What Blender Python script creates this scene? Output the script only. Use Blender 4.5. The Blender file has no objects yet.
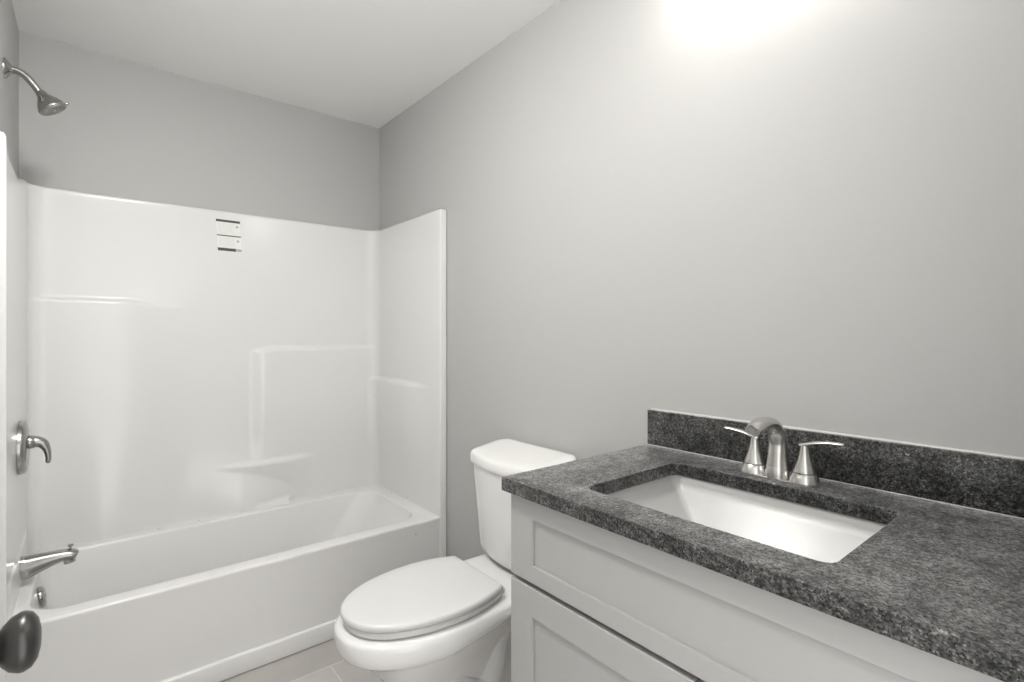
import bpy, bmesh, math, random
from mathutils import Vector, Matrix

# ---------------------------------------------------------------- camera, world, lights, exposure
SC = bpy.context.scene
COL = SC.collection
R = math.radians
PI = math.pi

cam_data = bpy.data.cameras.new('camera')
cam_data.sensor_width = 36.0
cam_data.lens = 513.0 * 36.0 / 1024.0
cam_data.shift_y = -7.5 / 1024.0
cam_data.clip_start = 0.02
cam = bpy.data.objects.new('camera', cam_data)
cam.location = (0.0, 0.0, 1.24)
cam.rotation_euler = (R(90), 0, R(-39.36))
COL.objects.link(cam)
SC.camera = cam

world = bpy.data.worlds.new('hallway_daylight')
SC.world = world
world.use_nodes = True
bg = world.node_tree.nodes['Background']
bg.inputs['Color'].default_value = (1.0, 0.99, 0.97, 1)
bg.inputs['Strength'].default_value = 1.1

SC.view_settings.view_transform = 'Standard'
SC.view_settings.look = 'None'
SC.view_settings.gamma = 1.0
SC.view_settings.use_curve_mapping = False
SC.view_settings.exposure = 1.18

BULB = 8.0           # emission of each frosted vanity bulb
CEIL_LAMP = 46.0       # emission of the flush ceiling lamp's diffuser

# ---------------------------------------------------------------- measured room (metres)
XL, XR = -0.222, 1.302         # left and right wall faces
YB, YF = 2.811, -0.02          # back and front wall faces
ZC = 2.438                     # ceiling
PXL, PXR, PYB = -0.19, 1.264, 2.78   # inner faces of the shower surround
TF = 2.072                     # front of the tub

# ---------------------------------------------------------------- materials
def mat(name, color, rough=0.5, metal=0.0, spec=0.5, coat=0.0, coat_rough=0.05, emit=None, estr=0.0):
    m = bpy.data.materials.new(name)
    m.use_nodes = True
    b = m.node_tree.nodes['Principled BSDF']
    b.inputs['Base Color'].default_value = (*color, 1)
    b.inputs['Roughness'].default_value = rough
    b.inputs['Metallic'].default_value = metal
    b.inputs['Specular IOR Level'].default_value = spec
    b.inputs['Coat Weight'].default_value = coat
    b.inputs['Coat Roughness'].default_value = coat_rough
    if emit:
        b.inputs['Emission Color'].default_value = (*emit, 1)
        b.inputs['Emission Strength'].default_value = estr
    return m

def nodes(m):
    nt = m.node_tree
    return nt, nt.nodes, nt.links, nt.nodes['Principled BSDF']

def add_bump(m, scale, strength, dist, detail=3.0):
    nt, N, L, b = nodes(m)
    tc = N.new('ShaderNodeTexCoord')
    n = N.new('ShaderNodeTexNoise')
    n.inputs['Scale'].default_value = scale
    n.inputs['Detail'].default_value = detail
    bp = N.new('ShaderNodeBump')
    bp.inputs['Strength'].default_value = strength
    bp.inputs['Distance'].default_value = dist
    L.new(tc.outputs['Object'], n.inputs['Vector'])
    L.new(n.outputs['Fac'], bp.inputs['Height'])
    L.new(bp.outputs['Normal'], b.inputs['Normal'])
    return m

M_WALL = add_bump(mat('wall_paint', (0.465, 0.463, 0.456), 0.55, spec=0.35), 260, 0.08, 0.001)
M_CEIL = add_bump(mat('ceiling_paint', (0.92, 0.918, 0.91), 0.8, spec=0.2), 220, 0.08, 0.001)
M_TRIM = mat('trim_paint', (0.78, 0.775, 0.76), 0.35)
M_ACRYL = add_bump(mat('white_acrylic', (0.745, 0.743, 0.734), 0.20, spec=0.5), 6, 0.03, 0.004, 1.0)
M_CERAM = mat('white_ceramic', (0.80, 0.797, 0.787), 0.10, spec=0.5)
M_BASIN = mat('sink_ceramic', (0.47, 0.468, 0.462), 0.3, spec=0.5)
M_SEAT = mat('white_seat_plastic', (0.68, 0.678, 0.671), 0.25, spec=0.5)
M_CAB = mat('cabinet_paint', (0.385, 0.383, 0.376), 0.42, spec=0.4)
M_GAP = mat('cabinet_gap_shade', (0.03, 0.03, 0.029), 0.8)  # near black paints in the shade of the gaps between the cabinet fronts
M_CAULK = mat('white_caulk', (0.60, 0.595, 0.58), 0.5)
M_BRONZE = mat('dark_bronze', (0.075, 0.072, 0.07), 0.33, metal=0.75)
M_DARK = mat('dark_rubber', (0.02, 0.02, 0.02), 0.5)
M_LABEL = mat('label_paper', (0.80, 0.80, 0.785), 0.45)
M_INK = mat('label_ink', (0.06, 0.06, 0.06), 0.5)
M_GREY = mat('label_grey_print', (0.42, 0.42, 0.41), 0.5)
M_FAINT = mat('label_faint_print', (0.66, 0.66, 0.65), 0.5)
M_SPECK = mat('dirt_speck', (0.30, 0.29, 0.28), 0.7)
M_BULB = mat('frosted_lit_glass', (0.9, 0.9, 0.88), 0.4, emit=(1.0, 0.985, 0.95), estr=BULB)
M_DIFF = mat('lit_diffuser', (0.9, 0.9, 0.88), 0.4, emit=(1.0, 0.985, 0.95), estr=CEIL_LAMP)

M_NICKEL = mat('brushed_nickel', (0.60, 0.59, 0.572), 0.27, metal=1.0)
M_SHOWER = mat('dark_brushed_nickel', (0.38, 0.372, 0.36), 0.26, metal=1.0)

def granite():
    m = mat('polished_dark_granite', (0.05, 0.05, 0.05), 0.36, spec=0.4, coat=0.35, coat_rough=0.12)
    nt, N, L, b = nodes(m)
    b.inputs['Sheen Weight'].default_value = 0.5
    b.inputs['Sheen Roughness'].default_value = 0.45
    tc = N.new('ShaderNodeTexCoord')
    # fine crystals: a random value per cell
    v = N.new('ShaderNodeTexVoronoi'); v.inputs['Scale'].default_value = 420
    sp = N.new('ShaderNodeSeparateColor')
    r1 = N.new('ShaderNodeValToRGB')
    e = r1.color_ramp.elements
    e[0].position = 0.0; e[0].color = (0.005, 0.005, 0.005, 1)
    e[1].position = 1.0; e[1].color = (0.12, 0.12, 0.117, 1)
    for p, c in ((0.35, 0.008), (0.62, 0.018), (0.84, 0.05)):
        el = e.new(p); el.color = (c, c, c * 0.97, 1)
    # larger clouds of light and dark crystal
    n = N.new('ShaderNodeTexNoise'); n.inputs['Scale'].default_value = 26
    n.inputs['Detail'].default_value = 6; n.inputs['Roughness'].default_value = 0.65
    n2 = N.new('ShaderNodeTexNoise'); n2.inputs['Scale'].default_value = 120
    n2.inputs['Detail'].default_value = 4
    a1 = N.new('ShaderNodeMapRange')
    a1.inputs['From Min'].default_value = 0.33; a1.inputs['From Max'].default_value = 0.68
    a1.inputs['To Min'].default_value = 0.45; a1.inputs['To Max'].default_value = 1.6
    a2 = N.new('ShaderNodeMapRange')
    a2.inputs['From Min'].default_value = 0.35; a2.inputs['From Max'].default_value = 0.65
    a2.inputs['To Min'].default_value = 0.5; a2.inputs['To Max'].default_value = 1.5
    mm = N.new('ShaderNodeMath'); mm.operation = 'MULTIPLY'
    vm = N.new('ShaderNodeVectorMath'); vm.operation = 'SCALE'
    for x in (v, n, n2):
        L.new(tc.outputs['Object'], x.inputs['Vector'])
    L.new(v.outputs['Color'], sp.inputs['Color']); L.new(sp.outputs['Red'], r1.inputs['Fac'])
    L.new(n.outputs['Fac'], a1.inputs['Value']); L.new(n2.outputs['Fac'], a2.inputs['Value'])
    L.new(a1.outputs['Result'], mm.inputs[0]); L.new(a2.outputs['Result'], mm.inputs[1])
    L.new(r1.outputs['Color'], vm.inputs[0]); L.new(mm.outputs['Value'], vm.inputs['Scale'])
    L.new(vm.outputs['Vector'], b.inputs['Base Color'])
    # every crystal shines a little differently and sits at its own tilt
    sm = N.new('ShaderNodeMath'); sm.operation = 'MULTIPLY_ADD'
    s2 = N.new('ShaderNodeMath'); s2.operation = 'MULTIPLY'
    L.new(sp.outputs['Green'], s2.inputs[0]); L.new(mm.outputs['Value'], s2.inputs[1])
    L.new(s2.outputs['Value'], sm.inputs[0]); sm.inputs[1].default_value = 0.9; sm.inputs[2].default_value = 0.12
    L.new(sm.outputs['Value'], b.inputs['Specular IOR Level'])
    sh = N.new('ShaderNodeMath'); sh.operation = 'MULTIPLY_ADD'; sh.use_clamp = True
    L.new(s2.outputs['Value'], sh.inputs[0]); sh.inputs[1].default_value = 0.7; sh.inputs[2].default_value = 0.06
    L.new(sh.outputs['Value'], b.inputs['Sheen Weight'])
    bp = N.new('ShaderNodeBump'); bp.inputs['Strength'].default_value = 0.55; bp.inputs['Distance'].default_value = 0.0006
    L.new(sp.outputs['Blue'], bp.inputs['Height']); L.new(bp.outputs['Normal'], b.inputs['Normal'])
    return m
M_GRAN = granite()

def tiles():
    m = mat('floor_tile', (0.3, 0.28, 0.26), 0.4)
    nt, N, L, b = nodes(m)
    tc = N.new('ShaderNodeTexCoord')
    mp = N.new('ShaderNodeMapping')
    mp.inputs['Location'].default_value = (0.66, 0.19, 0)
    br = N.new('ShaderNodeTexBrick')
    br.inputs['Scale'].default_value = 1.0
    br.inputs['Brick Width'].default_value = 0.9
    br.inputs['Row Height'].default_value = 0.30
    br.inputs['Mortar Size'].default_value = 0.0028
    br.inputs['Mortar Smooth'].default_value = 0.1
    br.inputs['Color1'].default_value = (0.52, 0.50, 0.485, 1)
    br.inputs['Color2'].default_value = (0.42, 0.40, 0.385, 1)
    br.inputs['Mortar'].default_value = (0.60, 0.59, 0.575, 1)
    br.offset = 0.5
    n = N.new('ShaderNodeTexNoise'); n.inputs['Scale'].default_value = 5; n.inputs['Detail'].default_value = 5
    mr = N.new('ShaderNodeMapRange'); mr.inputs['To Min'].default_value = 0.75; mr.inputs['To Max'].default_value = 1.25
    vm = N.new('ShaderNodeVectorMath'); vm.operation = 'SCALE'
    L.new(tc.outputs['Object'], mp.inputs['Vector']); L.new(mp.outputs['Vector'], br.inputs['Vector'])
    L.new(tc.outputs['Object'], n.inputs['Vector']); L.new(n.outputs['Fac'], mr.inputs['Value'])
    L.new(br.outputs['Color'], vm.inputs[0]); L.new(mr.outputs['Result'], vm.inputs['Scale'])
    L.new(vm.outputs['Vector'], b.inputs['Base Color'])
    bp = N.new('ShaderNodeBump'); bp.invert = True
    bp.inputs['Strength'].default_value = 0.4; bp.inputs['Distance'].default_value = 0.002
    L.new(br.outputs['Fac'], bp.inputs['Height']); L.new(bp.outputs['Normal'], b.inputs['Normal'])
    return m
M_TILE = tiles()

# ---------------------------------------------------------------- object helpers
ORIGIN = {}

def thing(name, label, cat, loc, group=None):
    o = bpy.data.objects.new(name, None)
    o.empty_display_size = 0.05
    COL.objects.link(o)
    o.location = loc
    o['label'] = label; o['category'] = cat
    if group: o['group'] = group
    ORIGIN[o.name] = Vector(loc)
    return o

def obj(name, bm, m, parent=None, smooth=True, angle=40, label=None):
    """bm is in room coordinates; linked as one mesh object"""
    org = ORIGIN[parent.name] if parent else Vector((0, 0, 0))
    bmesh.ops.recalc_face_normals(bm, faces=bm.faces)
    bmesh.ops.translate(bm, verts=bm.verts, vec=-org)
    me = bpy.data.meshes.new(name)
    bm.to_mesh(me); bm.free()
    me.materials.append(m)
    if smooth:
        for p in me.polygons: p.use_smooth = True
        me.set_sharp_from_angle(angle=R(angle))
    o = bpy.data.objects.new(name, me)
    COL.objects.link(o)
    if parent: o.parent = parent
    if label: o['label'] = label
    ORIGIN[o.name] = org
    return o

def tag(o, label, cat, group=None):
    o['label'] = label; o['category'] = cat
    if group: o['group'] = group
    return o

def struct(name, bm, m, smooth=False):
    o = obj(name, bm, m, None, smooth)
    o['kind'] = 'structure'
    return o

def box(bm, x0, x1, y0, y1, z0, z1, bev=0.0, seg=2):
    r = bmesh.ops.create_cube(bm, size=1.0)
    vs = r['verts']
    for v in vs:
        v.co = Vector(((x0 + x1) / 2 + v.co.x * (x1 - x0), (y0 + y1) / 2 + v.co.y * (y1 - y0), (z0 + z1) / 2 + v.co.z * (z1 - z0)))
    if bev > 0:
        es = list({e for v in vs for e in v.link_edges})
        bmesh.ops.bevel(bm, geom=es, offset=bev, segments=seg, profile=0.5, affect='EDGES')
    return bm

def loft(bm, rings, cap0=True, cap1=True, closed=True):
    """rings: lists of equal length of points"""
    V = [[bm.verts.new(p) for p in r] for r in rings]
    n = len(V[0])
    for a, b in zip(V[:-1], V[1:]):
        for i in range(n if closed else n - 1):
            j = (i + 1) % n
            try: bm.faces.new((a[i], a[j], b[j], b[i]))
            except ValueError: pass
    if cap0: bm.faces.new(list(reversed(V[0])))
    if cap1: bm.faces.new(V[-1])
    return V

def basis(axis):
    w = Vector(axis).normalized()
    h = Vector((0, 0, 1)) if abs(w.z) < 0.9 else Vector((1, 0, 0))
    u = h.cross(w).normalized()
    return u, w.cross(u).normalized(), w

def lathe(bm, prof, origin, axis=(0, 0, 1), n=40, sx=1.0, sy=1.0):
    u, v, w = basis(axis)
    o = Vector(origin)
    rings = []
    for r, h in prof:
        r = max(r, 1e-4)
        rings.append([o + w * h + u * (r * sx * math.cos(2 * PI * i / n)) + v * (r * sy * math.sin(2 * PI * i / n)) for i in range(n)])
    loft(bm, rings)
    return bm

def catmull(pts, k=8):
    P = [Vector(p) for p in pts]
    out = []
    for i in range(len(P) - 1):
        p0 = P[i - 1] if i else P[i] * 2 - P[i + 1]
        p1, p2 = P[i], P[i + 1]
        p3 = P[i + 2] if i + 2 < len(P) else P[i + 1] * 2 - P[i]
        for j in range(k):
            t = j / k
            out.append(0.5 * ((2 * p1) + (p2 - p0) * t + (2 * p0 - 5 * p1 + 4 * p2 - p3) * t * t + (3 * p1 - p0 - 3 * p2 + p3) * t ** 3))
    out.append(P[-1])
    return out

def sweep(bm, pts, rad, n=20, side=(0, 1, 0), k=8, smooth=True):
    """rad: list of (width, height) or r for every control point; 'side' fixes the width direction"""
    rr = [(r, r) if not isinstance(r, tuple) else r for r in rad]
    if smooth:
        C = catmull(pts, k)
        q = catmull([(a, b, 0) for a, b in rr], k)
        rr = [(max(p.x, 1e-4), max(p.y, 1e-4)) for p in q]
    else:
        C = [Vector(p) for p in pts]
    rings = []
    S = Vector(side).normalized()
    for i, p in enumerate(C):
        t = (C[min(i + 1, len(C) - 1)] - C[max(i - 1, 0)]).normalized()
        s = (S - t * S.dot(t))
        s = s.normalized() if s.length > 1e-4 else basis(t)[0]
        h = t.cross(s).normalized()
        a, b = rr[i]
        rings.append([p + s * (a * math.cos(2 * PI * j / n)) + h * (b * math.sin(2 * PI * j / n)) for j in range(n)])
    loft(bm, rings)
    return bm

def rrect(x0, x1, y0, y1, r, z, K=8, E=6):
    """rounded rectangle, always the same number of points"""
    out = []
    r = min(r, (x1 - x0) / 2 - 1e-4, (y1 - y0) / 2 - 1e-4)
    cs = [((x1 - r, y1 - r), 0), ((x0 + r, y1 - r), 90), ((x0 + r, y0 + r), 180), ((x1 - r, y0 + r), 270)]
    arcs = []
    for (cx, cy), a in cs:
        arcs.append([Vector((cx + r * math.cos(R(a + 90 * i / K)), cy + r * math.sin(R(a + 90 * i / K)), z)) for i in range(K + 1)])
    for i in range(4):
        out += arcs[i]
        a, b = arcs[i][-1], arcs[(i + 1) % 4][0]
        out += [a.lerp(b, (j + 1) / (E + 1)) for j in range(E)]
    return out

def S(a, b, t):
    t = max(0.0, min(1.0, (t - a) / (b - a)))
    return t * t * (3 - 2 * t)

def nb(): return bmesh.new()

# ---------------------------------------------------------------- room shell
T = 0.1
DX0, DX1, DZ = -0.135, 0.665, 2.04          # doorway in the front wall
struct('floor', box(nb(), XL - T, XR + T, YF - T, YB + T, -0.1, 0.0), M_TILE)
struct('ceiling', box(nb(), XL - T, XR + T, YF - T, YB + T, ZC, ZC + 0.1), M_CEIL)
struct('wall_left', box(nb(), XL - T, XL, YF - T, YB + T, 0.0, ZC), M_WALL)
struct('wall_right', box(nb(), XR, XR + T, YF - T, YB + T, 0.0, ZC), M_WALL)
struct('wall_back', box(nb(), XL, XR, YB, YB + T, 0.0, ZC), M_WALL)
b = nb()
box(b, XL, DX0, YF - T, YF, 0, ZC); box(b, DX1, XR, YF - T, YF, 0, ZC); box(b, DX0, DX1, YF - T, YF, DZ, ZC)
struct('wall_front', b, M_WALL)
b = nb()
box(b, DX0 - 0.058, DX0 - 0.003, YF, YF + 0.014, 0, DZ + 0.06, 0.004)
box(b, DX1 + 0.003, DX1 + 0.06, YF, YF + 0.014, 0, DZ + 0.06, 0.004)
box(b, DX0 - 0.003, DX1 + 0.003, YF, YF + 0.014, DZ + 0.003, DZ + 0.06, 0.004)
struct('trim_1', b, M_TRIM)
struct('baseboard_right', box(nb(), XR - 0.014, XR, 0.93, TF - 0.001, 0, 0.09, 0.004), M_TRIM)
struct('baseboard_left', box(nb(), XL, XL + 0.014, 0.0, TF - 0.001, 0, 0.09, 0.004), M_TRIM)

# the door, opened against the left wall; only its knob reaches into the photograph
dx0, dx1, dy0, dy1 = -0.135, -0.100, 0.012, 0.815
b = nb()
st = 0.11
box(b, dx0, dx1, dy0, dy0 + st, 0.012, 2.03, 0.002); box(b, dx0, dx1, dy1 - st, dy1, 0.012, 2.03, 0.002)
for z0, z1 in ((0.012, 0.24), (0.98, 1.10), (1.91, 2.03)):
    box(b, dx0, dx1, dy0 + st, dy1 - st, z0, z1, 0.002)
for z0, z1 in ((0.24, 0.98), (1.10, 1.91)):
    box(b, dx0 + 0.010, dx1 - 0.010, dy0 + st - 0.01, dy1 - st + 0.01, z0 - 0.01, z1 + 0.01, 0.004)
door = struct('door_1', b, M_TRIM)
ky, kz = 0.758, 0.910
def knob_bm(x, d):
    b = nb()
    lathe(b, [(0.031, 0.0), (0.031, 0.003), (0.028, 0.006), (0.014, 0.009), (0.0105, 0.014), (0.0105, 0.020), (0.013, 0.0235),
              (0.020, 0.0275), (0.0265, 0.0335), (0.0300, 0.0410), (0.0302, 0.0450), (0.0275, 0.0510), (0.0205, 0.0555), (0.0100, 0.0578), (0.0002, 0.0583)],
          (x, ky, kz), (d, 0, 0), 48)
    return b
k = obj('door_knob', knob_bm(dx1, 1), M_BRONZE, door, angle=60, label='dark bronze rounded door knob')
obj('door_knob', knob_bm(dx0, -1), M_BRONZE, door, angle=60, label='dark bronze rounded door knob')

# ---------------------------------------------------------------- one-piece bathtub and shower surround
unit = thing('bathtub_shower', 'glossy white one-piece bathtub with moulded shower surround filling the far alcove', 'bathtub', (0.54, 2.44, 0.0))

def f_back(x, z):
    zt = 1.388 - 0.016 * S(0.12, 0.27, x)
    p = 0.024 * (1 - S(zt - 0.016, zt + 0.004, z)) * (1 - S(0.06, 0.38, x))
    p += 0.030 * (1 - S(0.36, 0.95, z)) * (1 - S(0.02, 0.34, x)) * S(-0.11, 0.04, x)
    zt = 1.170 - 0.008 * (1 - S(0.62, 0.75, x))
    p2 = 0.020 * (1 - S(zt - 0.016, zt + 0.004, z)) * S(0.600, 0.672, x) * S(0.40, 0.85, z)
    w = max(0.0, math.sin(PI * max(0, min(1, (x - 0.385) / 0.535)))) ** 1.25
    zt = 0.622 - 0.010 * S(0.45, 0.9, x)
    p3 = 0.034 * w * (1 - S(zt - 0.026, zt + 0.003, z)) * S(0.36, 0.66, z) * 1.25
    low, high, t = 1 - S(0.772, 0.800, x), 1 - S(0.56, 0.86, x), S(0.378, 0.408, z)
    p4 = 0.060 * (1 - S(0.37, 0.74, z)) * S(0.28, 0.60, x) * (low * (1 - t) + high * t)
    return max(p, p2) + max(p3, p4)

def f_right(y, z):
    zt = 0.993 - 0.006 * (1 - S(2.2, 2.5, y))
    return 0.020 * (1 - S(zt - 0.016, zt + 0.002, z)) * S(2.16, 2.42, y) * S(0.45, 0.8, z)

def f_left(y, z):
    return 0.005 * (1 - S(0.490, 0.505, z)) * (1 - S(2.62, 2.70, y)) * S(2.09, 2.14, y)

rc = 0.065
path = []      # (x, y, nx, ny, kind, along)
fr = 0.004
def seg(p0, p1, n, kind, step):
    L = math.dist(p0, p1); k = max(1, round(L / step))
    for i in range(k):
        t = i / k
        x, y = p0[0] + (p1[0] - p0[0]) * t, p0[1] + (p1[1] - p0[1]) * t
        path.append((x, y, n[0], n[1], kind, 0))
def arc(cx, cy, r, a0, a1, k, inward):
    for i in range(k):
        a = R(a0 + (a1 - a0) * i / k)
        s = -1 if inward else 1
        path.append((cx + r * math.cos(a), cy + r * math.sin(a), s * math.cos(a), s * math.sin(a), 'arc', 0))
seg((XL + 0.004, TF), (PXL - fr, TF), (0, -1), 'flat', 0.02)
arc(PXL - fr, TF + fr, fr, -90, 0, 4, False)
seg((PXL, TF + fr), (PXL, PYB - rc), (1, 0), 'left', 0.02)
arc(PXL + rc, PYB - rc, rc, 180, 90, 10, True)
seg((PXL + rc, PYB), (PXR - rc, PYB), (0, -1), 'back', 0.009)
arc(PXR - rc, PYB - rc, rc, 90, 0, 10, True)
seg((PXR, PYB - rc), (PXR, TF + fr), (-1, 0), 'right', 0.013)
arc(PXR + fr, TF + fr, fr, 180, 270, 4, False)
seg((PXR + fr, TF), (XR - 0.004, TF), (0, -1), 'flat', 0.02)
path.append((XR - 0.004, TF, 0, -1, 'flat', 0))
ZT = 1.829
rows = []
rows += [(0.002, 0.0), (0.17, 0.0)]
z = 0.33
while z < ZT - 0.016:
    rows.append((z, 0.0)); z += 0.0065
lr = 0.012
for i in range(6):
    a = R(90 * i / 5)
    rows.append((ZT - lr + lr * math.sin(a), lr * (1 - math.cos(a))))
rows.append((ZT, 0.027))
b = nb()
rings = []
for z, off in rows:
    ring = []
    for x, y, nx, ny, kind, _ in path:
        p = 0.0
        if kind == 'back': p = f_back(x, z)
        elif kind == 'right': p = f_right(y, z)
        elif kind == 'left': p = f_left(y, z)
        elif kind == 'arc' and x < 0 and y > 2.6: p = f_back(-0.12, z) * ny * ny
        elif kind == 'arc' and x > 1.1 and y > 2.6: p = f_right(2.70, z) * nx * nx + f_back(1.2, z) * ny * ny
        d = p - off
        zz = z - (0.06 * S(1.30, 1.80, z) * S(2.060, 2.115, y) * (1 - S(2.38, 2.75, y)) if x < 0 and kind in ('left', 'arc') else 0.0)
        ring.append((x + nx * d, y + ny * d, zz))
    rings.append(ring)
loft(b, rings, False, False, closed=False)
surround = obj('surround_panel', b, M_ACRYL, unit, angle=70)

b = nb()
ox0, ox1, oy0, oy1 = XL + 0.006, XR - 0.006, TF + 0.001, PYB + 0.02
ix0, ix1, iy0, iy1 = -0.150, 1.195, 2.142, 2.685
rg = [rrect(ox0, ox1, oy0 + 0.004, oy1, 0.006, 0.001),
      rrect(ox0, ox1, oy0 + 0.003, oy1, 0.006, 0.330),
      rrect(ox0, ox1, oy0 + 0.002, oy1, 0.006, 0.345),
      rrect(ox0, ox1, oy0 + 0.001, oy1, 0.008, 0.362)]
for i in range(6):
    a = R(90 * i / 5)
    q = 0.009 * (1 - math.cos(a))
    rg.append(rrect(ox0 + q, ox1 - q, oy0 + q, oy1 - q, 0.010, 0.372 + 0.009 * math.sin(a)))
def inner(q, z, r): return rrect(ix0 + q, ix1 - q, iy0 + q, iy1 - q, r, z)
rg.append(inner(-0.010, 0.381, 0.115))
for i in range(1, 6):
    a = R(90 * i / 5)
    rg.append(inner(-0.010 + 0.010 * math.sin(a), 0.381 - 0.010 * (1 - math.cos(a)), 0.11))
for t, z, r in ((0.15, 0.33, 0.11), (0.45, 0.24, 0.12), (0.75, 0.15, 0.13)):
    rg.append(rrect(ix0 + 0.05 * t, ix1 - 0.20 * t, iy0 + 0.05 * t, iy1 - 0.05 * t, r, z))
for i in range(1, 7):
    a = R(90 * i / 6)
    q = 0.06 * (1 - math.cos(a))
    rg.append(rrect(ix0 + 0.045 + q, ix1 - 0.17 - q, iy0 + 0.042 + q, iy1 - 0.042 - q, 0.13, 0.13 - 0.055 * math.sin(a)))
loft(b, rg)
tub = obj('tub_basin', b, M_ACRYL, unit, angle=50)
b = nb()
box(b, XL + 0.015, PXR - 0.002, TF - 0.008, TF + 0.016, 0.001, 0.074, 0.007, 3)
obj('skirt_base', b, M_ACRYL, unit)
b = nb()
lathe(b, [(0.028, 0), (0.028, 0.002), (0.022, 0.004), (0.006, 0.005), (0.0005, 0.005)], (0.02, 2.41, 0.0755), (0, 0, 1), 32)
obj('drain', b, M_NICKEL, unit, label='brushed nickel tub drain')
# specks of site dirt left on the new tub
rnd = random.Random(7)
for (px, py, pz), ax, r in (((0.737, 2.130, 0.3812), (0, 0, 1), 0.0030), ((0.384, 2.735, 0.3812), (0, 0, 1), 0.0050), ((0.228, 2.730, 0.3812), (0, 0, 1), 0.0050), ((1.2635, 2.395, 0.392), (-1, 0, 0), 0.0045), ((1.139, 2.0764, 0.330), (0, -1, 0), 0.0045)):
    b = nb()
    lathe(b, [(r, -0.0006), (r * 0.9, 0.0006), (r * 0.5, 0.0013), (0.0003, 0.0015)], (px, py, pz), ax, 12, 1.0, 0.6)
    for v in b.verts: v.co += Vector((rnd.uniform(-1, 1), rnd.uniform(-1, 1), 0)) * r * 0.12
    obj('dirt_speck', b, M_SPECK, unit, label='small grey dirt speck')

# manufacturer's notice stuck high on the back panel (its print is too small to read)
b = nb()
LX0, LX1, LZ0, LZ1 = 0.458, 0.566, 1.636, 1.786
ly = PYB - 0.0006
def lab(bm, u0, u1, z0, z1, d):
    """a strip of the label; the whole label leans a little"""
    def sk(u, z): return Vector((LX0 + u + (LZ1 - z) * 0.06, ly - d, z))
    v = [bm.verts.new(sk(u, z)) for u, z in ((u0, z0), (u1, z0), (u1, z1), (u0, z1))]
    w = [bm.verts.new(p.co + Vector((0, 0.0004, 0))) for p in v]
    bm.faces.new(v); bm.faces.new(list(reversed(w)))
    for i in range(4):
        j = (i + 1) % 4
        bm.faces.new((v[j], v[i], w[i], w[j]))
lab(b, 0, 0.103, LZ0, LZ1, 0.0002)
label = obj('warning_label', b, M_LABEL, unit, smooth=False, label='white paper notice with dark bars')
for u0, u1, z0, z1 in ((0.0, 0.103, 1.775, 1.786), (0.0, 0.103, 1.708, 1.713), (0.0, 0.078, 1.637, 1.651)):
    b = nb(); lab(b, u0, u1, z0, z1, 0.0006)
    obj('printed_bar', b, M_INK, label, smooth=False, label='dark printed bar')
b = nb(); lab(b, 0.079, 0.103, 1.638, 1.650, 0.0006)
obj('printed_bar', b, M_GREY, label, smooth=False, label='grey printed bar end')
for zc in (1.757, 1.688):
    b = nb(); lab(b, 0.084, 0.094, zc - 0.005, zc + 0.005, 0.0006)
    obj('printed_symbol', b, M_GREY, label, smooth=False, label='grey printed symbol')
rnd = random.Random(4)
for zs in ((1.766, 1.759, 1.752, 1.745, 1.738, 1.731, 1.724), (1.699, 1.692, 1.685, 1.678, 1.671, 1.664)):
    b = nb()
    for zc in zs:
        u = 0.008
        while u < 0.070:
            w = rnd.uniform(0.004, 0.014)
            lab(b, u, min(u + w, 0.074), zc - 0.0013, zc + 0.0013, 0.0006); u += w + 0.003
    obj('fine_print', b, M_FAINT, label, smooth=False, label='faint lines of fine print')

# ---------------------------------------------------------------- shower fittings
SY = 2.36
sh = thing('wall_shower', 'brushed nickel shower head on a bent arm high on the left wall', 'shower', (XL, SY, 2.112))
b = nb()
lathe(b, [(0.033, 0.0), (0.033, 0.003), (0.031, 0.006), (0.024, 0.012), (0.015, 0.018), (0.0135, 0.022)], (XL, SY, 2.112), (1, 0, 0))
obj('wall_flange', b, M_SHOWER, sh)
b = nb()
sweep(b, [(XL + 0.004, SY, 2.113), (XL + 0.028, SY, 2.113), (XL + 0.050, SY, 2.103), (XL + 0.070, SY, 2.081), (XL + 0.092, SY, 2.050)], [0.0115] * 5, 20)
obj('shower_arm', b, M_SHOWER, sh)
hd = Vector((0.56, -0.02, -0.83)).normalized()
h0 = Vector((XL + 0.087, SY, 2.060))
b = nb()
lathe(b, [(0.0120, 0.0), (0.0145, 0.004), (0.0155, 0.012), (0.0190, 0.018), (0.0270, 0.029), (0.0355, 0.042), (0.0405, 0.053), (0.0420, 0.060), (0.0415, 0.0625), (0.0400, 0.0635), (0.0005, 0.0635)], h0, hd, 48)
body = obj('spray_head', b, M_SHOWER, sh, angle=50)
b = nb()
lathe(b, [(0.0385, 0.0630), (0.0380, 0.0655), (0.035, 0.0665), (0.0005, 0.0668)], h0, hd, 40)
u, v, w = basis(hd)
for rr, n in ((0.010, 6), (0.020, 12), (0.030, 18)):
    for i in range(n):
        a = 2 * PI * i / n
        lathe(b, [(0.0014, 0.066), (0.0011, 0.0685)], h0 + u * rr * math.cos(a) + v * rr * math.sin(a), hd, 8)
obj('spray_face', b, mat('spray_face_grey', (0.30, 0.295, 0.285), 0.4, metal=0.5), body, label='grey nozzle face')
b = nb()
side = (Vector((1, 0, 0)) - hd * hd.x).normalized()
sweep(b, [h0 + hd * 0.057 + side * 0.037, h0 + hd * 0.057 + side * 0.046, h0 + hd * 0.054 + side * 0.052], [0.0045, 0.0042, 0.003], 12)
obj('spray_lever', b, M_SHOWER, body)

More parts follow.
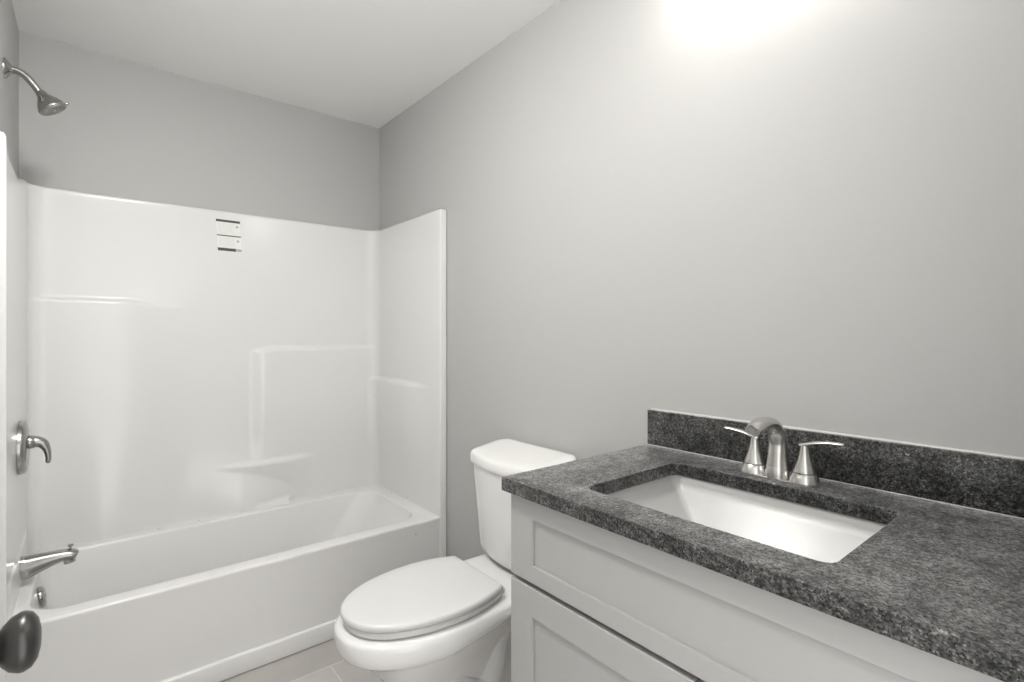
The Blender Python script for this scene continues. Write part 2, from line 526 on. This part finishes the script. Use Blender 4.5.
va = thing('shower_valve', 'brushed nickel round shower valve with a curved lever, above the tub spout', 'shower valve', (PXL, 2.405, 0.853))
b = nb()
lathe(b, [(0.0905, 0.0008), (0.0905, 0.010), (0.0880, 0.016), (0.080, 0.021), (0.060, 0.0245), (0.030, 0.0265), (0.0005, 0.027)], (PXL, 2.405, 0.853), (1, 0, 0), 56)
obj('escutcheon', b, M_SHOWER, va)
b = nb()
lathe(b, [(0.024, 0.012), (0.0235, 0.028), (0.021, 0.040), (0.017, 0.044)], (PXL, 2.405, 0.868), (1, 0, 0), 32)
sweep(b, [(PXL + 0.02, 2.405, 0.868), (PXL + 0.042, 2.405, 0.868), (PXL + 0.060, 2.403, 0.859), (PXL + 0.071, 2.400, 0.838), (PXL + 0.075, 2.397, 0.815), (PXL + 0.0745, 2.396, 0.797), (PXL + 0.073, 2.396, 0.792)],
      [(0.021, 0.021), (0.020, 0.0195), (0.0175, 0.016), (0.0145, 0.011), (0.0125, 0.0085), (0.011, 0.0075), (0.006, 0.004)], 24)
obj('lever_handle', b, M_SHOWER, va)

sp = thing('tub_spout', 'brushed nickel tub spout with diverter knob, low on the left panel', 'tub spout', (PXL, 2.40, 0.445))
b = nb()
x0 = PXL + 0.0065
sweep(b, [(x0, 2.40, 0.443), (x0 + 0.012, 2.40, 0.4435), (x0 + 0.025, 2.40, 0.446), (x0 + 0.07, 2.40, 0.455), (x0 + 0.105, 2.40, 0.459), (x0 + 0.130, 2.40, 0.457), (x0 + 0.141, 2.40, 0.450)],
      [(0.029, 0.040), (0.029, 0.039), (0.0285, 0.036), (0.026, 0.027), (0.0245, 0.021), (0.0235, 0.019), (0.021, 0.0155)], 28)
lathe(b, [(0.0165, 0.0), (0.0165, 0.022), (0.0135, 0.023), (0.012, 0.014)], (x0 + 0.122, 2.40, 0.452), (0.12, 0, -1), 28)
spb = obj('spout_body', b, M_SHOWER, sp, angle=50)
b = nb()
lathe(b, [(0.0032, 0), (0.0032, 0.014), (0.0075, 0.016), (0.0085, 0.019), (0.0075, 0.022), (0.0005, 0.0225)], (x0 + 0.127, 2.40, 0.470), (0.0, 0, 1), 20)
obj('diverter_knob', b, M_SHOWER, sp)

ov = thing('overflow_plate', 'round nickel overflow plate on the tub end, below the spout', 'overflow plate', (-0.142, 2.44, 0.318))
b = nb()
lathe(b, [(0.036, -0.002), (0.036, 0.004), (0.034, 0.008), (0.028, 0.011), (0.0005, 0.012)], (-0.136, 2.44, 0.315), (1, 0, 0.15), 40)
obj('plate', b, M_SHOWER, ov)
b = nb()
lathe(b, [(0.005, 0.010), (0.005, 0.0125), (0.003, 0.0135), (0.0005, 0.0135)], (-0.136, 2.44, 0.315), (1, 0, 0.15), 16)
obj('screw', b, M_SHOWER, ov)

# ---------------------------------------------------------------- toilet (faces the left wall)
TY = 1.415
to = thing('toilet', 'white two-piece toilet with closed lid standing between tub and vanity', 'toilet', (0.9, TY, 0.0))

def egg(xt, xw, xb, hw, hb, z, n=64, pw=2.25, pb=2.6):
    """plan outline: tip at xt, widest (hw) at xw, then narrowing to half width hb at the back xb"""
    out = []
    m = n // 2
    half = []
    for i in range(m // 2 + 1):                       # front quarter: tip -> widest
        a = (PI / 2) * i / (m // 2)
        half.append((xw - (xw - xt) * abs(math.cos(a)) ** (2 / pw), hw * abs(math.sin(a)) ** (2 / pw)))
    k = m - m // 2
    for i in range(1, k + 1):                         # widest -> back corner -> back centre
        t = i / k
        if t < 0.75:
            s = t / 0.75
            half.append((xw + (xb - xw) * s * 0.985, hw + (hb - hw) * s * s))
        else:
            s = (t - 0.75) / 0.25
            half.append((xb - (xb - xw) * 0.015 * (1 - min(1, s * 3)), hb * (1 - s) * (0.96 if s > 0 else 1)))
    L = [Vector((x, TY + y, z)) for x, y in half]
    Rr = [Vector((x, TY - y, z)) for x, y in reversed(half[1:-1])]
    return L + Rr

b = nb()
XW = 0.80
rg = [egg(0.665, 0.86, 1.24, 0.118, 0.110, 0.001),
      egg(0.662, 0.86, 1.24, 0.120, 0.112, 0.012),
      egg(0.680, 0.87, 1.235, 0.108, 0.098, 0.035),
      egg(0.695, 0.87, 1.23, 0.094, 0.070, 0.09),
      egg(0.695, 0.86, 1.23, 0.092, 0.062, 0.14),
      egg(0.680, 0.85, 1.23, 0.106, 0.062, 0.19),
      egg(0.650, 0.84, 1.23, 0.128, 0.070, 0.235),
      egg(0.615, 0.83, 1.24, 0.150, 0.100, 0.272),
      egg(0.582, 0.83, 1.25, 0.167, 0.125, 0.302),
      egg(0.562, 0.83, 1.262, 0.178, 0.148, 0.316),
      egg(0.549, 0.83, 1.268, 0.1850, 0.158, 0.3235),
      egg(0.541, 0.83, 1.272, 0.1890, 0.164, 0.3285),
      egg(0.537, 0.83, 1.274, 0.1905, 0.166, 0.335),
      egg(0.534, 0.83, 1.275, 0.1905, 0.166, 0.350),
      egg(0.532, 0.83, 1.275, 0.1890, 0.166, 0.375),
      egg(0.533, 0.83, 1.275, 0.1865, 0.165, 0.388),
      egg(0.534, 0.83, 1.272, 0.1820, 0.162, 0.395),
      egg(0.546, 0.83, 1.265, 0.173, 0.155, 0.3985),
      egg(0.580, 0.83, 1.24, 0.140, 0.13, 0.399)]
loft(b, rg)
for v in b.verts:                       # the rim band narrows towards the tank
    if 0.20 < v.co.z < 0.37:
        v.co.z += (0.007 + 0.13 * max(0, v.co.x - 0.80)) * S(0.20, 0.30, v.co.z) * (1 - S(0.336, 0.37, v.co.z) * 0.9)
obj('bowl', b, M_CERAM, to, angle=70)
# the trapway shows as a raised S on each flank of the pedestal
for s in (-1, 1):
    b = nb()
    y = TY + s * 0.088
    sweep(b, [(0.80, TY + s * 0.060, 0.215), (0.87, y, 0.160), (0.935, y, 0.110), (0.985, y, 0.120), (1.012, y, 0.185), (1.024, y, 0.255), (1.060, y, 0.298), (1.105, y, 0.280), (1.130, y, 0.21), (1.14, y, 0.12), (1.145, y, 0.03)],
          [0.020, 0.036, 0.040, 0.040, 0.040, 0.040, 0.040, 0.042, 0.042, 0.042, 0.042], 20)
    obj('trapway', b, M_CERAM, to)
    b = nb()
    lathe(b, [(0.013, 0), (0.013, 0.006), (0.010, 0.013), (0.004, 0.017), (0.0005, 0.0175)], (0.94, TY + s * 0.108, 0.001), (0, 0, 1), 20)
    obj('bolt_cap', b, M_SEAT, to)

def seat_ring(q, z):
    return egg(0.557 + q, 0.84, 1.012 - q, 0.174 - q, 0.138 - q, z, pw=2.15)
b = nb()
loft(b, [seat_ring(0.010, 0.4025), seat_ring(0.004, 0.4030), seat_ring(0.001, 0.406), seat_ring(0.001, 0.418), seat_ring(0.004, 0.4215), seat_ring(0.012, 0.4225)])
obj('seat', b, M_SEAT, to, angle=70)
for sx, sy in ((0.62, 0.09), (0.62, -0.09), (0.9, 0.135), (0.9, -0.135)):
    b = nb()
    lathe(b, [(0.008, 0.3985), (0.008, 0.4035)], (sx, TY + sy, 0), (0, 0, 1), 16)
    obj('seat_bumper', b, M_SEAT, to)
def lid_ring(q, z):
    return egg(0.549 + q, 0.84, 1.012 - q, 0.180 - q, 0.140 - q, z + 0.005, pw=2.15)
b = nb()
loft(b, [lid_ring(0.014, 0.4200), lid_ring(0.005, 0.4205), lid_ring(0.001, 0.4235), lid_ring(0.0, 0.4310), lid_ring(0.001, 0.4360), lid_ring(0.004, 0.4395), lid_ring(0.010, 0.4412), lid_ring(0.04, 0.4425), lid_ring(0.10, 0.4430)])
lid = obj('seat_lid', b, M_SEAT, to, angle=70)
for s in (-1, 1):
    b = nb()
    box(b, 1.006, 1.042, TY + s * 0.085 - 0.026, TY + s * 0.085 + 0.026, 0.3985, 0.416, 0.005, 3)
    lathe(b, [(0.0085, -0.030), (0.0085, 0.030)], (1.020, TY + s * 0.085, 0.421), (0, 1, 0), 16)
    obj('hinge', b, M_SEAT, to)

def tank_ring(xf, xb, hw, z, bow, r=0.035, n=18):
    """front (towards -x) bowed; rounded front corners"""
    pts = []
    pts.append(Vector((xb, TY + hw - 0.006, z)))
    for i in range(7):
        a = R(90 * i / 6)
        pts.append(Vector((xf + bow + r - r * math.sin(a), TY + hw - r + r * math.cos(a), z)))
    for i in range(1, n):
        t = i / n
        y = (hw - r) * (1 - 2 * t)
        pts.append(Vector((xf + bow * (y / (hw - r)) ** 2, TY + y, z)))
    for i in range(7):
        a = R(90 * (1 - i / 6))
        pts.append(Vector((xf + bow + r - r * math.sin(a), TY - hw + r - r * math.cos(a), z)))
    pts.append(Vector((xb, TY - hw + 0.006, z)))
    return pts
b = nb()
loft(b, [tank_ring(1.150, 1.262, 0.150, 0.411, 0.02), tank_ring(1.130, 1.272, 0.166, 0.414, 0.022), tank_ring(1.118, 1.280, 0.178, 0.424, 0.024),
         tank_ring(1.112, 1.284, 0.185, 0.45, 0.025), tank_ring(1.100, 1.286, 0.197, 0.62, 0.028), tank_ring(1.090, 1.286, 0.207, 0.750, 0.030)])
obj('tank', b, M_CERAM, to, angle=60)
b = nb()
loft(b, [tank_ring(1.150, 1.262, 0.150, 0.3985, 0.02), tank_ring(1.150, 1.262, 0.150, 0.4125, 0.02)])
obj('tank_gasket', b, M_DARK, to, label='dark gasket under the tank')
LY0 = TY - 0.004
def cover_ring(q, z):
    """bowed front, generously rounded ends"""
    xf, xb, hw, bow, rf, rb = 1.080 + q, 1.292 - q * 0.6, 0.216 - q, 0.030 - 0.2 * q, max(0.012, 0.035 - 0.45 * q), max(0.012, 0.055 - 0.8 * q)
    p = []
    for i in range(9):
        a = R(90 * i / 8)
        p.append(Vector((xb - rb + rb * math.cos(a), LY0 + hw - rb * 0.8 + rb * 0.8 * math.sin(a), z)))
    for i in range(9):
        a = R(90 * i / 8)
        p.append(Vector((xf + bow + rf - rf * math.sin(a), LY0 + hw - rf + rf * math.cos(a), z)))
    L = hw - rf
    half = p + [Vector((xf + bow * (1 - i / 10) ** 2, LY0 + L * (1 - i / 10), z)) for i in range(1, 10)]
    mid = [Vector((xf, LY0, z))]
    mir = [Vector((v.x, 2 * LY0 - v.y, v.z)) for v in reversed(half)]
    return half + mid + mir
def crown(q, z):
    return [Vector((v.x, v.y, v.z + 0.15 * (v.x - 1.08))) for v in cover_ring(q, z)]
b = nb()
loft(b, [cover_ring(0.010, 0.7515), cover_ring(0.003, 0.752), cover_ring(0.0, 0.756), cover_ring(0.0, 0.768), crown(0.001, 0.780), crown(0.004, 0.787), crown(0.010, 0.791), crown(0.022, 0.7935), crown(0.05, 0.795)])
obj('tank_lid', b, M_CERAM, to, angle=60)

# ---------------------------------------------------------------- vanity
CZ0, CZ1 = 0.880, 0.910
CX0, CY0, CY1 = 0.730, -0.018, 0.930
FX = 0.748           # face of the door and drawer front
VY0, VY1 = -0.014, 0.916
ca = thing('vanity_cabinet', 'grey shaker vanity cabinet under the dark granite countertop', 'cabinet', (1.03, 0.46, 0.0))
b = nb()
bx0 = FX + 0.020
box(b, bx0, 1.298, VY1 - 0.018, VY1, 0.001, 0.8785, 0.001)
box(b, bx0, 1.298, VY0, VY0 + 0.018, 0.001, 0.8785, 0.001)
box(b, bx0 + 0.002, 1.298, VY0 + 0.018, VY1 - 0.018, 0.10, 0.118)
box(b, 1.285, 1.298, VY0 + 0.018, VY1 - 0.018, 0.118, 0.8785)
box(b, bx0 + 0.06, bx0 + 0.078, VY0 + 0.018, VY1 - 0.018, 0.001, 0.10)
obj('carcass', b, M_CAB, ca, smooth=False)
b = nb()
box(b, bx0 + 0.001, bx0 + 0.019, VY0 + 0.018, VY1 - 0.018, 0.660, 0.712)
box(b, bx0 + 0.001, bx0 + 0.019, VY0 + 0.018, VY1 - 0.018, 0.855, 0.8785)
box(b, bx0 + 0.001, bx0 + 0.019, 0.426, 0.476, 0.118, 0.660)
obj('face_rail', b, M_GAP, ca, smooth=False, label='inner rail coloured dark as shade in the gap')

def shaker(y0, y1, z0, z1, st, rt, rb):
    """one panelled front: frame and sunken panel with a small bevel"""
    f = nb()
    x0, x1 = FX, FX + 0.019
    O = [(y0, z0), (y1, z0), (y1, z1), (y0, z1)]
    I = [(y0 + st, z0 + rb), (y1 - st, z0 + rb), (y1 - st, z1 - rt), (y0 + st, z1 - rt)]
    e = 0.001
    Oe = [(y0 + e, z0 + e), (y1 - e, z0 + e), (y1 - e, z1 - e), (y0 + e, z1 - e)]
    ie = 0.0003
    Ie = [(y0 + st - ie, z0 + rb - ie), (y1 - st + ie, z0 + rb - ie), (y1 - st + ie, z1 - rt + ie), (y0 + st - ie, z1 - rt + ie)]
    def ring(L, x): return [f.verts.new((x, y, z)) for y, z in L]
    rr = [ring(O, x1), ring(O, x0 + e), ring(Oe, x0), ring(Ie, x0), ring(I, x0 + ie), ring(I, x1)]
    for a, c in zip(rr, rr[1:] + rr[:1]):
        for i in range(4):
            j = (i + 1) % 4
            f.faces.new((a[i], a[j], c[j], c[i]))
    p = nb()
    box(p, FX + 0.0070, FX + 0.0165, y0 + st - 0.003, y1 - st - 0.0013, z0 + rb - 0.003, z1 - rt - 0.0010)
    return f, p
f, p = shaker(VY0, VY1, 0.691, 0.873, 0.072, 0.042, 0.038)
dr = obj('drawer_front', f, M_CAB, ca, smooth=False)
obj('centre_panel', p, M_CAB, dr, smooth=False)
for y0, y1 in ((VY0, 0.4495), (0.4525, VY1)):
    f, p = shaker(y0, y1, 0.106, 0.6795, 0.072, 0.063, 0.063)
    dd = obj('cabinet_door', f, M_CAB, ca, smooth=False)
    obj('centre_panel', p, M_CAB, dd, smooth=False)

# granite worktop with a rectangular cut-out for the sink
SX0, SX1, SY0, SY1 = 0.818, 1.158, 0.276, 0.752
def slab_with_hole():
    b = nb()
    e = 0.0025
    def out(q, z): return rrect(CX0 + q, XR - 0.001 - q, CY0 + q, CY1 - q, 0.003, z)
    def hole(q, z): return rrect(SX0 - q, SX1 + q, SY0 - q, SY1 + q, 0.022 + q, z)
    rg = [hole(0, CZ0), out(0, CZ0), out(0, CZ1 - e), out(e * 0.3, CZ1 - e * 0.3), out(e, CZ1), hole(e, CZ1), hole(e * 0.3, CZ1 - e * 0.3), hole(0, CZ1 - e)]
    V = loft(b, rg, False, False)
    n = len(V[0])
    for i in range(n):
        j = (i + 1) % n
        b.faces.new((V[-1][i], V[-1][j], V[0][j], V[0][i]))
    return b
ct = obj('countertop', slab_with_hole(), M_GRAN, None, angle=30)
tag(ct, 'dark speckled granite countertop with rectangular sink cut-out on the grey vanity', 'countertop')
BX = XR - 0.020
bs = thing('backsplash', 'low dark granite backsplash strip along the wall behind the faucet', 'backsplash', (XR - 0.01, 0.46, CZ1))
b = nb()
box(b, BX, XR - 0.001, CY0, CY1 - 0.003, CZ1 + 0.0005, 1.013, 0.0018, 2)
obj('slab', b, M_GRAN, bs, angle=30)
b = nb()
sweep(b, [(XR - 0.003, CY0 + 0.002, 1.0130), (XR - 0.003, CY1 - 0.006, 1.0130)], [0.0035, 0.0035], 10, (1, 0, 0), smooth=False)
obj('caulk_bead', b, M_CAULK, bs, label='white caulk along the wall')
b = nb()
sweep(b, [(BX - 0.0002, CY0 + 0.002, CZ1 + 0.0007), (BX - 0.0002, CY1 - 0.004, CZ1 + 0.0007)], [0.0010, 0.0010], 8, (1, 0, 0), smooth=False)
obj('caulk_bead', b, M_CAULK, bs, label='white caulk at the worktop joint')

# undermount sink
si = thing('sink', 'white rectangular undermount sink set into the dark granite countertop', 'sink', (1.0, 0.52, 0.74))
b = nb()
g = 0.006
def sr(q0, q1, p0, p1, z, r): return rrect(SX0 - g + q0, SX1 + g - q1, SY0 - g + p0, SY1 + g - p1, r, z, 8, 6)
zt = CZ0 - 0.0005
rg = [sr(-0.02, -0.02, -0.02, -0.02, zt - 0.012, 0.04), sr(-0.02, -0.02, -0.02, -0.02, zt, 0.04), sr(0, 0, 0, 0, zt, 0.026), sr(0.002, 0.002, 0.002, 0.002, zt - 0.004, 0.024),
      sr(0.004, 0.004, 0.004, 0.004, zt - 0.016, 0.022), sr(0.006, 0.006, 0.008, 0.008, zt - 0.022, 0.020)]
for t in (0.12, 0.3, 0.5, 0.7, 0.88):
    rg.append(sr(0.006 + 0.050 * t, 0.006 + 0.085 * t, 0.008 + 0.095 * t, 0.008 + 0.120 * t, zt - 0.022 - 0.100 * t, 0.016 - 0.010 * t))
rg += [sr(0.060, 0.099, 0.108, 0.130, zt - 0.119, 0.010), sr(0.078, 0.118, 0.128, 0.150, zt - 0.124, 0.012), sr(0.12, 0.16, 0.19, 0.21, zt - 0.127, 0.010)]
inner_n = len(rg)
loft(b, rg, False, True)
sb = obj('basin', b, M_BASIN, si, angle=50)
sol = sb.modifiers.new('thickness', 'SOLIDIFY'); sol.thickness = 0.008; sol.offset = -1.0
b = nb()
lathe(b, [(0.022, 0), (0.022, 0.002), (0.018, 0.003), (0.015, 0.0015), (0.0005, 0.0015)], (0.985, 0.51, zt - 0.1268), (0, 0, 1), 32)
obj('drain', b, M_NICKEL, si, label='brushed nickel drain ring')

# faucet
FXc, FYc = 1.208, 0.517
fa = thing('faucet', 'brushed nickel two-handle faucet standing on the granite behind the sink', 'faucet', (FXc, FYc, CZ1))
b = nb()
def stad(q, z): return rrect(FXc - 0.0285 + q, FXc + 0.0285 - q, FYc - 0.083 + q, FYc + 0.083 - q, 0.0285 - q, CZ1 + z)
loft(b, [stad(0, 0.0006), stad(0, 0.005), stad(0.0015, 0.0065), stad(0.006, 0.007)])
obj('base_plate', b, M_NICKEL, fa)
z0 = CZ1 + 0.006
b = nb()
lathe(b, [(0.0255, 0.0), (0.0250, 0.004), (0.0238, 0.024), (0.0228, 0.0265)], (FXc - 0.006, FYc, z0), (0, 0, 1), 36)
obj('spout_base', b, M_NICKEL, fa)
b = nb()
sweep(b, [(FXc - 0.006, FYc, z0 + 0.026), (FXc - 0.005, FYc, z0 + 0.052), (FXc - 0.006, FYc, z0 + 0.080), (FXc - 0.016, FYc, z0 + 0.106), (FXc - 0.040, FYc, z0 + 0.124), (FXc - 0.070, FYc, z0 + 0.129), (FXc - 0.100, FYc, z0 + 0.126), (FXc - 0.126, FYc, z0 + 0.117)],
      [(0.0228, 0.0228), (0.0205, 0.0200), (0.0190, 0.0165), (0.0185, 0.0140), (0.0190, 0.0125), (0.0200, 0.0120), (0.0195, 0.0115), (0.0165, 0.0100)], 28)
spout = obj('spout', b, M_NICKEL, fa, angle=50)
b = nb()
dv = Vector((-0.026, 0, -0.010)).normalized()
lathe(b, [(0.0105, -0.002), (0.0105, 0.0008), (0.0088, 0.0012), (0.0080, 0.0002), (0.0005, 0.0002)], Vector((FXc - 0.1260, FYc, z0 + 0.1170)), dv, 24, 0.9, 1.4)
obj('aerator', b, M_NICKEL, spout)
for s in (-1, 1):
    hy = FYc + s * 0.0545
    b = nb()
    lathe(b, [(0.0305, 0.0), (0.0300, 0.003), (0.0255, 0.017), (0.0235, 0.0195)], (FXc, hy, z0), (0, 0, 1), 36)
    hb = obj('handle_base', b, M_NICKEL, fa)
    b = nb()
    lathe(b, [(0.0218, 0.0190), (0.0218, 0.0212)], (FXc, hy, z0), (0, 0, 1), 32)
    obj('seal_ring', b, M_DARK, fa, label='dark seal ring')
    b = nb()
    lathe(b, [(0.0232, 0.0210), (0.0230, 0.0230), (0.0185, 0.036), (0.0138, 0.050), (0.0104, 0.064), (0.0088, 0.075), (0.0082, 0.082), (0.005, 0.0838), (0.0004, 0.084)], (FXc, hy, z0), (0, 0, 1), 36)
    sweep(b, [(FXc, hy - s * 0.009, z0 + 0.0785), (FXc, hy + s * 0.004, z0 + 0.0815), (FXc - 0.001, hy + s * 0.024, z0 + 0.088), (FXc - 0.003, hy + s * 0.050, z0 + 0.0925), (FXc - 0.005, hy + s * (0.074 - 0.0035 * (1 + s)), z0 + 0.0935), (FXc - 0.005, hy + s * (0.079 - 0.0035 * (1 + s)), z0 + 0.0935)],
          [(0.0080, 0.0038), (0.0090, 0.0046), (0.0085, 0.0040), (0.0080, 0.0036), (0.0072, 0.0034), (0.004, 0.002)], 18, (1, 0, 0))
    obj('lever_handle', b, M_NICKEL, fa)

# ---------------------------------------------------------------- lamps (just out of the photograph, they light the room)
LZ, LY = 2.315, 0.53
vl = thing('vanity_light', 'wall-mounted vanity light with frosted shades above the sink', 'wall light', (XR, LY, LZ))
b = nb()
box(b, XR - 0.026, XR - 0.0005, LY - 0.24, LY + 0.24, LZ - 0.035, LZ + 0.035, 0.006, 3)
obj('back_plate', b, M_NICKEL, vl)
for dy in (-0.18, 0.0, 0.18):
    b = nb()
    sweep(b, [(XR - 0.024, LY + dy, LZ), (XR - 0.095, LY + dy, LZ + 0.004), (XR - 0.135, LY + dy, LZ - 0.012), (XR - 0.140, LY + dy, LZ - 0.03)], [0.008] * 4, 14)
    lathe(b, [(0.024, 0), (0.024, 0.016), (0.02, 0.02)], (XR - 0.140, LY + dy, LZ - 0.045), (0, 0, 1), 24)
    arm = obj('lamp_arm', b, M_NICKEL, vl)
    b = nb()
    lathe(b, [(0.022, 0.0), (0.034, -0.008), (0.044, -0.03), (0.048, -0.055), (0.044, -0.080), (0.030, -0.098), (0.0005, -0.104)], (XR - 0.140, LY + dy, LZ - 0.044), (0, 0, 1), 32)
    obj('glass_shade', b, M_BULB, arm, label='lit frosted glass shade')
CLX, CLY = 0.12, 1.22
cl = thing('ceiling_light', 'round domed flush ceiling light over the middle of the bathroom', 'ceiling light', (CLX, CLY, ZC))
b = nb()
lathe(b, [(0.165, 0.0005), (0.165, 0.006), (0.160, 0.012), (0.142, 0.013), (0.140, 0.010)], (CLX, CLY, ZC), (0, 0, -1), 48)
obj('trim_ring', b, M_TRIM, cl)
b = nb()
lathe(b, [(0.139, 0.0105), (0.138, 0.036), (0.124, 0.058), (0.08, 0.071), (0.0005, 0.076)], (CLX, CLY, ZC), (0, 0, -1), 48)
obj('diffuser', b, M_DIFF, cl, label='lit white diffuser')
